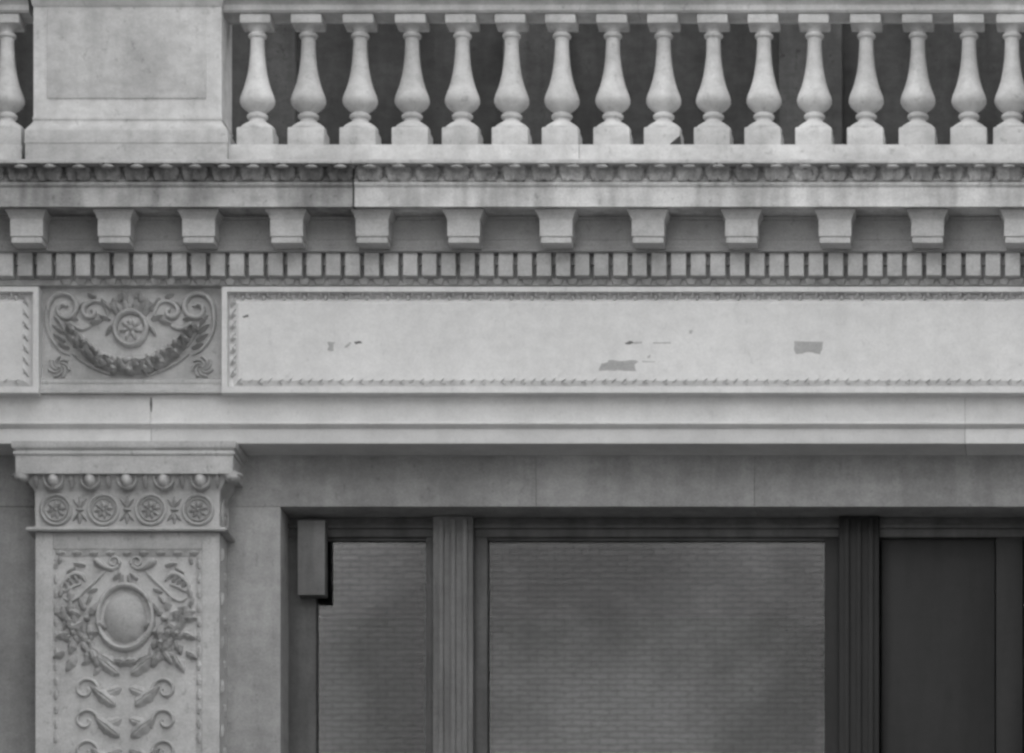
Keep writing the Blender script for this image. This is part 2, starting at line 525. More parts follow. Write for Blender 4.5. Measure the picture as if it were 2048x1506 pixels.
# ------------------------------------------------------------------ pilaster
PXC = 255.0
Y_SH = 0.03
def make_pilaster():
    pl = thing('pilaster', 'carved marble pilaster with egg and dart capital left of the window', 'pilaster', P(PXC, 1500, Y_SH))
    x0, x1 = X(71, Y_SH), X(439, Y_SH)
    zz = lambda o, py: (o, Z(py, Y_SH - o))
    # shaft: field sunk behind raised borders
    yfld = Y_SH + 0.022
    zt, zb = Z(1064, Y_SH), 0.14
    sh = box('shaft', x0, x1, yfld, 0.6, zb, zt, M_PIL, pl, 0.004)
    bw = 35 * S
    ptop = Z(1098, Y_SH)
    box('border', x0 - 0.001, x0 + bw, Y_SH, yfld + 0.01, zb, zt - 0.0005, M_PIL, sh, 0.004)
    box('border', x1 - bw, x1 + 0.001, Y_SH, yfld + 0.01, zb, zt - 0.0005, M_PIL, sh, 0.004)
    box('border', x0 + bw + 0.0005, x1 - bw - 0.0005, Y_SH + 0.0005, yfld + 0.01, ptop, zt - 0.0005, M_PIL, sh, 0.004)
    # leaf moulding inside the border
    m = 14
    run('panel_moulding', [(Y_SH + 0.004, ptop), (Y_SH + 0.010, ptop - 0.008), (Y_SH + 0.012, ptop - 0.024), (yfld - 0.002, ptop - 0.034), (yfld + 0.004, ptop - 0.034), (yfld + 0.004, ptop)],
        x0 + bw, x1 - bw, M_CARVE, sh)
    for sx, xe in ((1, x0 + bw), (-1, x1 - bw)):
        pr = [(Y_SH + 0.004, 0), (Y_SH + 0.010, 0.008), (Y_SH + 0.012, 0.024), (yfld - 0.002, 0.034), (yfld + 0.004, 0.034), (yfld + 0.004, 0)]
        v = [(xe + sx * o, y, zb) for y, o in pr] + [(xe + sx * o, y, ptop - 0.004) for y, o in pr]
        n = len(pr)
        f = [(i, (i + 1) % n, n + (i + 1) % n, n + i) for i in range(n)] + [tuple(range(n)), tuple(range(n, 2 * n))]
        obj('panel_moulding', v, f, M_CARVE, sh, 35)
    for k in range(9):
        px = 105 + 16 + k * (300 - 32) / 8
        leaf('border_leaf', px - 10, 1106, Y_SH + 0.012, 20, 5.5, 0.018, sh, 0, U_LEAF)
    for k in range(13):
        py = 1128 + k * 29
        for px in (112, 398):
            leaf('border_leaf', px, py + 11, Y_SH + 0.012, 22, 5.5, 0.018, sh, 90, U_LEAF)
    # carving on the field
    for sx in (1, -1):
        q = lambda px: PXC - 4 + sx * (px - (PXC - 4))
        a = lambda ang: ang if sx > 0 else 180 - ang
        tube('ribbon_curl', [(q(p[0]), p[1], p[2]) for p in spiral(274, 1125, 12, 3, 200, -250, 3.2, 2.6, 26)], yfld, M_CARVE, sh, 2.6)
        tube('ribbon_bar', [(q(p[0]), p[1], p[2]) for p in smoothpath([(264, 1131, 3), (276, 1138, 4), (292, 1134, 6), (306, 1124, 8), (311, 1118, 4)])], yfld, M_CARVE, sh, 2.2)
        tube('ribbon', [(q(p[0]), p[1], p[2]) for p in smoothpath([(292, 1142, 2.5), (308, 1160, 3), (330, 1180, 3), (346, 1196, 3.4), (362, 1203, 3), (374, 1196, 2)])], yfld, M_CARVE, sh, 2.4)
        tube('ribbon', [(q(p[0]), p[1], p[2]) for p in smoothpath([(331, 1162, 3), (338, 1152, 5), (352, 1148, 5.5), (368, 1158, 5), (378, 1172, 4), (372, 1182, 3), (356, 1174, 4), (340, 1168, 3)])], yfld, M_CARVE, sh, 2.2)
        for (px, py, ln, w_, an) in ((344, 1166, 22, 4.5, 55), (354, 1172, 22, 4.5, 60), (364, 1178, 20, 4.5, 62)):
            leaf('ribbon_fold', q(px), py, yfld, ln, w_, 0.036, sh, a(an))
        for (px, py, ln, w_, an) in ((322, 1232, 26, 8, 120), (332, 1222, 26, 8, 70), (340, 1232, 26, 8, 20), (336, 1246, 30, 9, -40), (322, 1250, 30, 9, -95),
                                     (312, 1244, 24, 8, -150), (346, 1262, 26, 8, 30), (360, 1254, 24, 8, 70), (366, 1268, 24, 8, -20), (352, 1280, 28, 9, -70),
                                     (338, 1284, 26, 8, -120), (330, 1270, 24, 7, 170), (372, 1236, 22, 7, 80), (318, 1300, 34, 10, -110), (300, 1312, 34, 10, -150), (276, 1322, 30, 9, -170),
                                     (350, 1310, 34, 10, -60), (372, 1304, 26, 8, -30)):
            leaf('acanthus_leaf', q(px), py, yfld, ln * 1.15, w_ * 1.15, 0.046, sh, a(an))
        for i in range(34):
            t = i / 33
            gx = 372 - 66 * t + random.uniform(-12, 12); gy = 1216 + 104 * t + random.uniform(-14, 14)
            if math.hypot((gx - 251) / 62, (gy - 1235) / 70) < 1.08: continue
            leaf('acanthus_leaf', q(gx), gy, yfld + 0.002, random.uniform(20, 34), random.uniform(6, 9), random.uniform(.025, .05), sh, a(random.uniform(-150, 110)))
        for (px, py, ln, w_, an) in ((306, 1178, 22, 5, -20), (318, 1190, 22, 5, -60), (382, 1196, 22, 6, 100), (384, 1130, 20, 5, 100), (330, 1132, 26, 6, 10), (350, 1136, 22, 5, -30), (226, 1160, 22, 6, 40), (240, 1168, 20, 5, 70)):
            leaf('acanthus_leaf', q(px), py, yfld, ln, w_, 0.032, sh, a(an))
        for (px, py) in ((328, 1238), (354, 1268), (322, 1286)):
            dome('berry', q(px), py, yfld, 6, 6, 0.05, sh)
        for k in range(4):
            yy = 1350 + k * 62
            leaf('acanthus_leaf', q(262 + 8 * (k % 2)), yy, yfld, 64, 15, 0.046, sh, a(38))
            leaf('acanthus_leaf', q(258), yy + 26, yfld, 52, 12, 0.026, sh, a(-20))
            tube('stem', [(q(p[0]), p[1], p[2]) for p in spiral(330, yy + 30, 26, 5, 190, -220, 4, 3, 30)], yfld, M_CARVE, sh, 2.4)
    inst('medallion_rim', unit_ring('ring', M_CARVE, 0.10), P(PXC - 4, 1235, yfld), sh, (55 * S, 0.040, 64 * S))
    dome('medallion', PXC - 4, 1236, yfld, 44, 52, 0.060, sh, 0, U_DOME_P)
    # leaf scraps on the right and left flank of the shaft
    for k in range(10):
        for sgn, xe in ((1, x1), (-1, x0)):
            o = inst('flank_leaf', U_LEAF, (xe, Y_SH + 0.075 + 0.05 * (k % 2), Z(1090 + 44 * k, Y_SH)), sh, (0.075, 0.014, 0.055), R(-90 + (25 if k % 2 else -20)), R(90) * sgn)
    # capital
    cp = usweep('capital', [zz(0.10, 882), zz(0.10, 891), zz(0.097, 895), zz(0.086, 899), zz(0.082, 901), zz(0.090, 903), zz(0.093, 906), zz(0.090, 909), zz(0.083, 911), zz(0.083, 914),
                            zz(0.080, 947), zz(0.040, 948.5), zz(0.036, 957), zz(0.028, 966), zz(0.014, 975), zz(0.004, 981), zz(0.002, 985), zz(0.0, 1050), zz(0.004, 1053),
                            zz(0.036, 1054), zz(0.043, 1058), zz(0.036, 1062), zz(0.002, 1063)], x0, x1, Y_SH, 0.6, M_PIL, pl)
    ye = Y_SH - 0.052
    for k in range(-2, 3):
        px = PXC - 0.5 + 73.5 * k
        dome('egg', px, 962, ye + 0.016, 12.5, 16, 0.052, cp, 0, U_DOME_P)
        tube('egg_shell', [(px + 19 * math.sin(R(a)), 957 + 21 * math.cos(R(a)) , 3.4) for a in range(-105, 106, 15)], ye + 0.02, M_PIL, cp, 3.0, 6)
        if k < 2:
            leaf('dart', px + 36.7, 948, ye + 0.02, 30, 6.0, 0.05, cp, -90, U_LEAF_P)
    for sgn in (1, -1):
        xe = PXC + sgn * 216
        leaf('corner_leaf', xe - sgn * 24, 953, ye + 0.01, 42, 12, 0.05, cp, 0 if sgn > 0 else 180, U_LEAF_P)
        dome('corner_curl', xe - sgn * 4, 957, ye + 0.0, 14, 10, 0.05, cp, 0, U_DOME_P)
        leaf('dart', PXC - 0.5 + sgn * 181, 948, ye + 0.02, 30, 5.0, 0.05, cp, -90, U_LEAF_P)
    for k in range(4):
        px = PXC - 0.5 + (-141.7 + 94.5 * k); py = 1020
        ro = inst('rosette', U_RING_P, P(px, py, Y_SH), cp, (29.5 * S, 0.022, 29.5 * S))
        inst('rosette_ring', U_RING_THIN, P(px, py, Y_SH), cp, (22 * S, 0.016, 22 * S))
        for j in range(8):
            an = 45 * j + 10
            leaf('petal', px + 4 * math.cos(R(an)), py - 4 * math.sin(R(an)), Y_SH, 15, 4.6, 0.024, cp, an, U_LEAF_P)
        dome('rosette_heart', px, py, Y_SH, 4.2, 4.2, 0.02, cp, 0, U_DOME_P)
    for k in range(3):
        px = PXC - 0.5 + (-94.5 + 94.5 * k)
        dome('spindle_bead', px, 1020, Y_SH, 9, 3.6, 0.026, cp, 0, U_DOME_P)
        for an, py in ((90, 1014), (-90, 1026)):
            leaf('spindle_bud', px, py, Y_SH, 23, 5, 0.024, cp, an, U_LEAF_P)
            for da in (-38, 38):
                leaf('spindle_leaf', px, py + (2 if an > 0 else -2), Y_SH, 24, 3.8, 0.022, cp, an + da, U_LEAF_P)
    for sgn, xe in ((1, x1), (-1, x0)):
        o = inst('flank_rosette', U_RING_P, (xe, Y_SH + 0.12, Z(1020, Y_SH)), cp, (0.072, 0.014, 0.072), 0, R(90) * sgn)
        for j in range(6):
            inst('flank_petal', U_LEAF_P, (xe, Y_SH + 0.12, Z(1020, Y_SH)), cp, (0.05, 0.014, 0.04), R(60 * j), R(90) * sgn)
    return pl
pil = make_pilaster()

# ------------------------------------------------------------------ architrave
ar = thing('architrave', 'smooth pale banded stone beam running over window and pilaster', 'beam', P(1024, 887, 0))
aj = [XL, X(-280), X(302), X(1930), XR]
zlf = Z(887, Y_LF)
for a, b in zip(aj, aj[1:]):
    run('lower_band', [(Y_LF, zlf), (Y_LF, Z(858, Y_LF)), (Y_LF + 0.02, Z(850, Y_LF)), (0.6, Z(850, Y_LF)), (0.6, zlf)], a + 0.001, b - 0.001, M_LIGHT, ar, 35, 0.002)
    zu0 = Z(858, Y_LF)
    prof = [(Y_LF - 0.002, Z(857.5, Y_LF)), (Y_UF - 0.014, Z(851.5, Y_UF)), (Y_UF - 0.020, Z(849.5, Y_UF)), (Y_UF - 0.020, Z(847.5, Y_UF)), (Y_UF - 0.010, Z(846, Y_UF)),
            (Y_UF - 0.010, Z(844.5, Y_UF)), (Y_UF, Z(843, Y_UF)), (Y_UF, Z(790, Y_UF)), (0.6, Z(790, Y_UF)), (0.6, Z(849.6, Y_UF))]
    run('upper_band', prof, a + 0.001, b - 0.001, M_LIGHT, ar, 25)
for a in aj[1:-1]:
    box('joint', a - 0.0025, a + 0.0025, 0.006, 0.3, zlf + 0.002, Z(792), M_JOINT, ar, 0)
xj = X(302, Y_UF)
obj('crack', [(xj - 0.003, Y_UF - 0.0012, Z(796)), (xj + 0.004, Y_UF - 0.0012, Z(797)), (xj + 0.007, Y_UF - 0.0012, Z(811)), (xj + 0.003, Y_UF - 0.0012, Z(826)), (xj - 0.002, Y_UF - 0.0012, Z(824)), (xj - 0.006, Y_UF - 0.0012, Z(809))],
    [(0, 1, 2, 3, 4, 5)], M_CHIP, ar)

# ------------------------------------------------------------------ frieze: long framed panel
def frieze_panel(name, label, pa, pb, detail=True):
    t = thing(name, label, 'panel', P((pa + pb) / 2, 786, Y_FF), 'framed panels of the frieze')
    xa, xb = X(pa, Y_FF), X(pb, Y_FF)
    z0, z1 = Z(786, Y_FF), Z(573, Y_FF)
    fw = 11 * S; mw = 21 * S
    xi, xk = xa + fw + mw, xb - fw - mw
    zi, zk = z0 + 13 * S + 15 * S, z1 - 10 * S - 20 * S
    if True:
        v = []; f = []
        # rings: back edge, front edge, fillet inner, moulding crest, moulding inner, field edge
        def rect(x0, x1, za, zb, y): return [(x0, y, za), (x1, y, za), (x1, y, zb), (x0, y, zb)]
        rings = [rect(xa, xb, z0, z1, 0.05), rect(xa, xb, z0, z1, Y_FF + 0.002), rect(xa + .002, xb - .002, z0 + .002, z1 - .002, Y_FF),
                 rect(xa + fw, xb - fw, z0 + 13 * S, z1 - 10 * S, Y_FF), rect(xa + fw + .004, xb - fw - .004, z0 + 13 * S + .003, z1 - 10 * S - .003, Y_FF + 0.050),
                 rect(xa + fw + .02, xb - fw - .02, z0 + 13 * S + .014, z1 - 10 * S - .02, Y_FF + 0.052),
                 rect(xi - .006, xk + .006, zi - .005, zk + .006, Y_FD + .004), rect(xi, xk, zi, zk, Y_FD)]
        for r in rings: v += r
        for i in range(len(rings) - 1):
            for k in range(4):
                a = i * 4 + k; b = i * 4 + (k + 1) % 4
                f.append((a, b, b + 4, a + 4))
        fr = obj('frame', v, f, M_LIGHT, t, 30)
        ob = obj('field', rect(xi, xk, zi, zk, Y_FD), [(0, 1, 2, 3)], M_LIGHT, t)
    # carved leaves in the frame
    ym = Y_FF + 0.046
    n = int((pb - pa - 66) / 40)
    for k in range(n):
        px = pa + 44 + (pb - pa - 88) * k / (n - 1)
        if px < -150 or px > 2330: continue
        py = 593
        o = inst('frame_arch', ARCH, P(px, py - 1, ym + 0.004), fr, (11 * S, 0.040, 11 * S), R(random.uniform(-6, 6)))
        for an in (205, -25):
            inst('frame_leaf', U_LEAF_L, P(px + (3 if an < 0 else -3), py - 2, ym + 0.006), fr, (17 * S, 0.036, 0.030), R(an + random.uniform(-5, 5)))
        inst('frame_bud', U_DOME_L, P(px, py + 5, ym + 0.006), fr, (3.4 * S, 0.034, 5 * S))
        inst('frame_bead', U_DOME_L, P(px + 20, py - 5.5, ym + 0.006), fr, (5 * S, 0.030, 3.5 * S))
    nb = int((pb - pa - 66) / 20)
    for k in range(nb):
        px = pa + 40 + (pb - pa - 80) * k / (nb - 1)
        if px < -100 or px > 2300: continue
        inst('frame_leaf', U_LEAF_L, P(px - 8, 768, ym + 0.004), fr, (18 * S, 0.034, 0.020), R(36 + random.uniform(-8, 8)))
        if k % 2 == 0: inst('frame_bead', U_DOME_L, P(px, 768, ym + 0.004), fr, (4 * S, 0.036, 2.6 * S))
    for side, px in ((1, pa + 22), (-1, pb - 22)):
        if px < -100 or px > 2300: continue
        for k in range(7):
            py = 606 + k * 23.5
            inst('frame_leaf', U_LEAF_L, P(px - 3 * side, py + 8, ym + 0.004), fr, (24 * S, 0.036, 0.028), R(90 - 32 * side))
            inst('frame_bud', U_DOME_L, P(px + 5 * side, py, ym + 0.004), fr, (4 * S, 0.030, 5 * S))
    return t, fr
ARCH = None
def unit_arch(mat):
    v = []; f = []; seg = 10; ts = 5
    for k in range(seg + 1):
        a = R(-20 + 220 * k / seg)
        for j in range(ts):
            ph = math.pi * j / (ts - 1); r = 0.8 + 0.26 * math.cos(ph)
            v.append((r * math.cos(a), -math.sin(ph), r * math.sin(a)))
    for k in range(seg):
        for j in range(ts - 1):
            a = k * ts + j
            f.append((a, a + 1, a + 1 + ts, a + ts))
    return mesh_of('arch', v, f, mat, 60)
ARCH = unit_arch(M_LIGHT)
fp, fp_frame = frieze_panel('framed_panel', 'long blank pale frieze panel in carved leaf frame, with patched scars', 443, 2181)
fp2, _ = frieze_panel('framed_panel', 'end of a framed frieze panel at the far left edge', -1661, 77)

def patch(name, pts, mat, parent, y=Y_FD, t=0.0015):
    c = (sum(p[0] for p in pts) / len(pts), sum(p[1] for p in pts) / len(pts))
    out = []
    for i, p in enumerate(pts):
        q = pts[(i + 1) % len(pts)]
        for s in range(3):
            u = s / 3
            out.append((p[0] + (q[0] - p[0]) * u + random.uniform(-.7, .7), p[1] + (q[1] - p[1]) * u + random.uniform(-.7, .7)))
    n = len(out)
    v = [(X(a, y), y - t, Z(b, y)) for a, b in out] + [(X(a, y), y + 0.002, Z(b, y)) for a, b in out]
    f = [tuple(range(n))] + [(i, (i + 1) % n, n + (i + 1) % n, n + i) for i in range(n)]
    return obj(name, v, f, mat, parent)
patch('repair_patch', [(1589, 683), (1646, 683), (1645, 696), (1640, 709), (1628, 706), (1616, 703), (1604, 707), (1592, 708), (1588, 700)], M_PATCH, fp)
patch('repair_patch', [(1198, 738), (1203, 727), (1216, 725), (1217, 720), (1240, 722), (1268, 720), (1277, 724), (1268, 730), (1272, 742), (1240, 740), (1222, 741), (1198, 741)], M_PATCH, fp)
patch('repair_patch', [(655, 684), (670, 684), (666, 692), (667, 702), (655, 701), (658, 692)], M_PATCH, fp)
patch('scar', [(1250, 685), (1262, 682), (1268, 685), (1260, 689), (1252, 689)], M_CHIP, fp)
patch('scar', [(1266, 684), (1284, 684), (1282, 687), (1268, 688)], M_PATCH, fp)
patch('scar', [(1306, 685), (1342, 685), (1341, 687), (1307, 687)], M_PATCH, fp)
patch('scar', [(708, 684), (722, 682), (724, 686), (712, 688)], M_CHIP, fp)
patch('scar', [(689, 694), (700, 684), (703, 686), (696, 693), (690, 696)], M_PATCH, fp)
patch('scar', [(484, 633), (497, 629), (497, 633), (488, 636)], M_CHIP, fp)
patch('scar', [(1284, 722), (1310, 723), (1309, 725), (1285, 724)], M_PATCH, fp)
patch('scar', [(1294, 714), (1301, 710), (1300, 715), (1296, 716)], M_PATCH, fp)
patch('scar', [(1378, 661), (1385, 660), (1384, 667), (1379, 667)], M_PATCH, fp)

# ------------------------------------------------------------------ frieze: carved block above the pilaster
def make_relief():
    rp = thing('relief_panel', 'carved garland, scrolls and medallion on frieze block above the pilaster', 'relief', P(260, 760, Y_FG))
    xa, xb = X(70, 0), X(452, 0)
    box('ground_slab', xa, xb, Y_FG, 0.6, Z(759), Z(556), M_CARVE, rp, 0)
    prof = [(Y_FG, Z(757)), (-0.030, Z(758.5, -0.03)), (-0.034, Z(761, -0.034)), (-0.034, Z(766, -0.034)), (-0.030, Z(767.5, -0.03)), (-0.032, Z(772, -.032)), (-0.040, Z(777, -.04)),
            (-0.052, Z(779.5, -.052)), (-0.054, Z(781, -.054)), (-0.054, Z(785.5, -.054)), (-0.044, Z(786.5, -.044)), (-0.020, Z(788, -.02)), (-0.013, Z(790, -.013)), (0.3, Z(790, -0.013)), (0.3, Z(757))]
    run('base_moulding', prof, xa, xb, M_PIL, rp, 25)
    C = 262.0
    inst('medallion_rim', U_RING, P(C, 658, Y_FG), rp, (32 * S, 0.042, 34 * S))
    dome('medallion_boss', C, 658, Y_FG, 27, 28, 0.018, rp)
    for j in range(7):
        an = 90 + 51.4 * j
        dome('medallion_petal', C + 14 * math.cos(R(an)), 658 - 14 * math.sin(R(an)), Y_FG - 0.008, 9.5, 5.5, 0.034, rp, an)
    dome('medallion_heart', C, 658, Y_FG - 0.008, 6.5, 6.5, 0.042, rp)
    for sx in (1, -1):
        q = lambda px: C + sx * (px - C)
        a = lambda ang: ang if sx > 0 else 180 - ang
        Q = lambda path: [(q(p[0]), p[1], p[2]) for p in path]
        # great volute: spiral and its tail sweeping down the outer edge
        sp_ = spiral(394, 618, 5, 32, 500, 45, 4.6, 5.8, 50)
        sp_ = sp_ + smoothpath([sp_[-1]] + [(426, 611, 5.6), (429, 632, 5.0), (429, 650, 4.4), (425, 668, 3.4), (414, 688, 3.4), (398, 704, 3), (384, 710, 2)], 5)[1:]
        tube('volute', Q(sp_), Y_FG, M_CARVE, rp, 2.6)
        tube('volute_stem', Q(smoothpath([(410, 634, 3), (402, 646, 4), (394, 658, 4.5), (386, 676, 4), (374, 694, 3)], 5)), Y_FG, M_CARVE, rp, 2.3)
        tube('garland_edge', Q(smoothpath([(378, 708, 2), (360, 722, 3), (336, 736, 3.4), (312, 746, 3), (296, 751, 2)], 5)), Y_FG, M_CARVE, rp, 2.4)
        # lobes between volute and garland
        for (px, py, ln, w_, an) in ((396, 668, 30, 5, 38), (392, 684, 30, 5.5, 32), (384, 698, 26, 5, 24), (398, 652, 28, 4.5, 48)):
            leaf('volute_leaf', q(px), py, Y_FG, ln, w_, 0.042, rp, a(an))
        # inner scroll
        sp2 = spiral(342, 625, 4, 17, -260, 60, 4.6, 5.6, 30)
        tube('scroll', Q(sp2 + smoothpath([sp2[-1], (338, 604, 4.4), (322, 606, 4.2), (312, 618, 3.8), (308, 632, 3)], 5)[1:]), Y_FG, M_CARVE, rp, 2.7)
        tube('scroll_stem', Q(smoothpath([(338, 644, 3), (346, 654, 4), (360, 658, 5), (374, 652, 5), (384, 644, 3)], 5)), Y_FG, M_CARVE, rp, 1.8)
        # acanthus at the top
        for (px, py, ln, w_, an) in ((268, 628, 34, 7, 78), (276, 632, 36, 7, 58), (286, 634, 34, 7, 60), (294, 628, 32, 7, 86), (300, 622, 26, 6, 40), (310, 616, 22, 5, 60), (270, 604, 20, 6, 60), (284, 606, 20, 6, 100)):
            leaf('acanthus_leaf', q(px), py, Y_FG, ln, w_, 0.055, rp, a(an))
        for (px, py, ln, w_, an) in ((264, 622, 40, 8, 92), (302, 640, 26, 6, 20), (318, 640, 30, 6, -20), (300, 652, 24, 5, -60), (330, 596, 20, 5, 20), (352, 606, 18, 5, -40), (366, 640, 22, 5, 10)):
            leaf('acanthus_leaf', q(px), py, Y_FG, ln, w_, 0.04, rp, a(an))
        # garland of leaves and fruit
        path = smoothpath([(262, 733, 15), (286, 731, 15), (310, 724, 14), (332, 712, 13), (352, 696, 12), (370, 677, 10), (384, 660, 8)], 4)
        tube('garland_body', Q([(p[0], p[1], p[2] * 1.25) for p in path]), Y_FG, M_CARVE, rp, 0.75)
        for i, (gx, gy, gr) in enumerate(path):
            gr *= 1.3
            if i == 0 and sx < 0: continue
            b = path[min(len(path) - 1, i + 1)]; c = path[max(0, i - 1)]
            an = math.degrees(math.atan2(-(b[1] - c[1]), b[0] - c[0]))
            for off in (-0.55, 0.45):
                ox = -math.sin(R(an)) * gr * off; oy = -math.cos(R(an)) * gr * off
                if (i * 2 + (off > 0)) % 5 == 0:
                    dome('fruit', q(gx + ox), gy + oy, Y_FG - 0.012, gr * 0.42, gr * 0.42, 0.07, rp)
                else:
                    leaf('garland_leaf', q(gx + ox), gy + oy, Y_FG - 0.012, gr * 1.6, gr * 0.46, 0.06 + random.uniform(0, .03), rp, a(an + (40 if off < 0 else -40) + random.uniform(-45, 45)))
        # whirl in the corner
        for j in range(7):
            an = 51.4 * j
            t0 = spiral(405, 735, 4, 21, an, an + 95, 2.2, 3.4, 10)
            tube('whirl_leaf', Q(t0), Y_FG, M_CARVE, rp, 2.6, 6)
        dome('whirl_heart', q(405), 735, Y_FG, 4.5, 4.5, 0.024, rp)
    return rp
rel = make_relief()

# ------------------------------------------------------------------ cornice
co = thing('cornice', 'projecting stone cornice with block brackets, dentils and soiled leaf moulding', 'cornice', P(1024, 571, Y_BED))
cj = [XL, X(-280), X(707, Y_COR), X(2330), XR]
# leaf course below the dentils: backing and tongues
box('tongue_backing', XL, XR, -0.050, 0.55, Z(571, -0.05), Z(556, -0.05), M_DENT, co, 0)
def tongue_mesh():
    v = []; f = []
    W, H = 26 * S, 11.5 * S
    rows = ((0, 0.98), (0.35, 0.95), (0.7, 0.80), (1.0, 0.52))
    for t, w in rows:
        for c in (-1, -0.75, 0, 0.75, 1):
            h = 0.020 * (1 - 0.25 * c * c) * (1 - 0.45 * t) if abs(c) < 1 else 0
            v.append((c * w * W / 2, -h, -t * H))
    for i in range(3):
        for k in range(4): f.append((i * 5 + k, i * 5 + k + 1, i * 5 + 6 + k, i * 5 + 5 + k))
    f.append((15, 16, 17, 18, 19))
    return mesh_of('tongue', v, f, M_DENT, 45)
TONGUE = tongue_mesh()
for k in range(-13, 66):
    px = 520 + 29.75 * k
    inst('tongue', TONGUE, P(px, 558.5, -0.050), co, (1, 1, 1))
# dentils
GX = [(223.2, 0), (801, 15), (1298, 28), (1848.3, 42)]
def gapx(i):
    for (xa, a), (xb, b) in zip(GX, GX[1:]):
        if i <= b or b == 42: return xa + (xb - xa) * (i - a) / (b - a)
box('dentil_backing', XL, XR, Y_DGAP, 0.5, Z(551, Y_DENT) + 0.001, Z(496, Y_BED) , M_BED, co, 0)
dz0, dz1 = Z(551, Y_DENT), Z(504, Y_DENT)
for i in range(-14, 52):
    a, b = gapx(i) + 4.7, gapx(i + 1) - 4.7
    box('dentil', X(a, Y_DENT), X(b, Y_DENT), Y_DENT + random.uniform(-0.002, 0.002), Y_DGAP + 0.003, dz0 + random.uniform(-.0015, .0015), dz1, M_DENT, co, 0.003)
    box('dentil_web', X(b, Y_DENT) + .0006, X(b + 9.4, Y_DENT) - .0006, Y_DGAP - 0.014, Y_DGAP + 0.002, Z(524, Y_DENT), dz1 - 0.001, M_DENT, co, 0.0)
# bed: wall behind the brackets
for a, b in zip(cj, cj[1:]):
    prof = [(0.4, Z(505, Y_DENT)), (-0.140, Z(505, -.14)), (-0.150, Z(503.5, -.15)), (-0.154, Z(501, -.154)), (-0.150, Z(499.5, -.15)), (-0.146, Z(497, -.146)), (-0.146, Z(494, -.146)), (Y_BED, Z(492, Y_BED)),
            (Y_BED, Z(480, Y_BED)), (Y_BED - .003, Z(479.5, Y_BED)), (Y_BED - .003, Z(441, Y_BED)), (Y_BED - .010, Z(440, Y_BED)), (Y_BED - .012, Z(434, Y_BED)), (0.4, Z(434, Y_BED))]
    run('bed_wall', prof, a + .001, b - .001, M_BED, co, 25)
# corona with its soffit, fillets and crowning moulding
zs = Z(413, Y_COR)
for i, (a, b) in enumerate(zip(cj, cj[1:])):
    dy = 0.0015 * (i % 2)
    prof = [(0.4, zs + .004), (Y_COR + 0.030, zs + 0.012), (Y_COR + 0.022, zs), (Y_COR + dy, zs), (Y_COR + dy, Z(375, Y_COR)), (Y_COR - 0.006, Z(373.5, Y_COR)), (Y_COR - 0.010, Z(372, Y_COR)), (Y_COR - .014, Z(370, Y_COR)), (Y_COR - 0.014, Z(366.5, Y_COR)), (Y_COR - .008, Z(365, Y_COR)), (0.4, Z(365, Y_COR))]
    run('corona', prof, a + (.005 if i == 2 else .0015), b - (.005 if i == 1 else .0015), M_CORONA_S if i < 2 else M_CORONA, co, 25)
    prof = [(0.4, Z(364.8, Y_COR)), (Y_COR - 0.006, Z(364.8, Y_COR)), (Y_COR - 0.012, Z(360, Y_COR)), (Y_COR - 0.002, Z(356, Y_COR)), (Y_COR + 0.006, Z(348, Y_COR)), (Y_COR + 0.000, Z(340, Y_COR)), (Y_COR - 0.020, Z(334, Y_COR)), (Y_COR - 0.050, Z(329.5, Y_COR)),
            (Y_LIP + .02, Z(327, Y_LIP)), (Y_LIP + 0.002, Z(327, Y_LIP)), (Y_LIP, Z(326, Y_LIP)), (Y_LIP, Z(319.5, Y_LIP)), (Y_LIP + .006, Z(318, Y_LIP)), (0.4, Z(318, Y_LIP) + .02)]
    run('crown_moulding', prof, a + (.005 if i == 2 else .0015), b - (.005 if i == 1 else .0015), M_LEAF_S if i < 2 else M_LEAF, co, 35)
for a in cj[1:-1]:
    box('joint', a - .006, a + .006, Y_COR + 0.004, 0.3, zs + .003, Z(333, Y_COR), M_JOINT, co, 0)
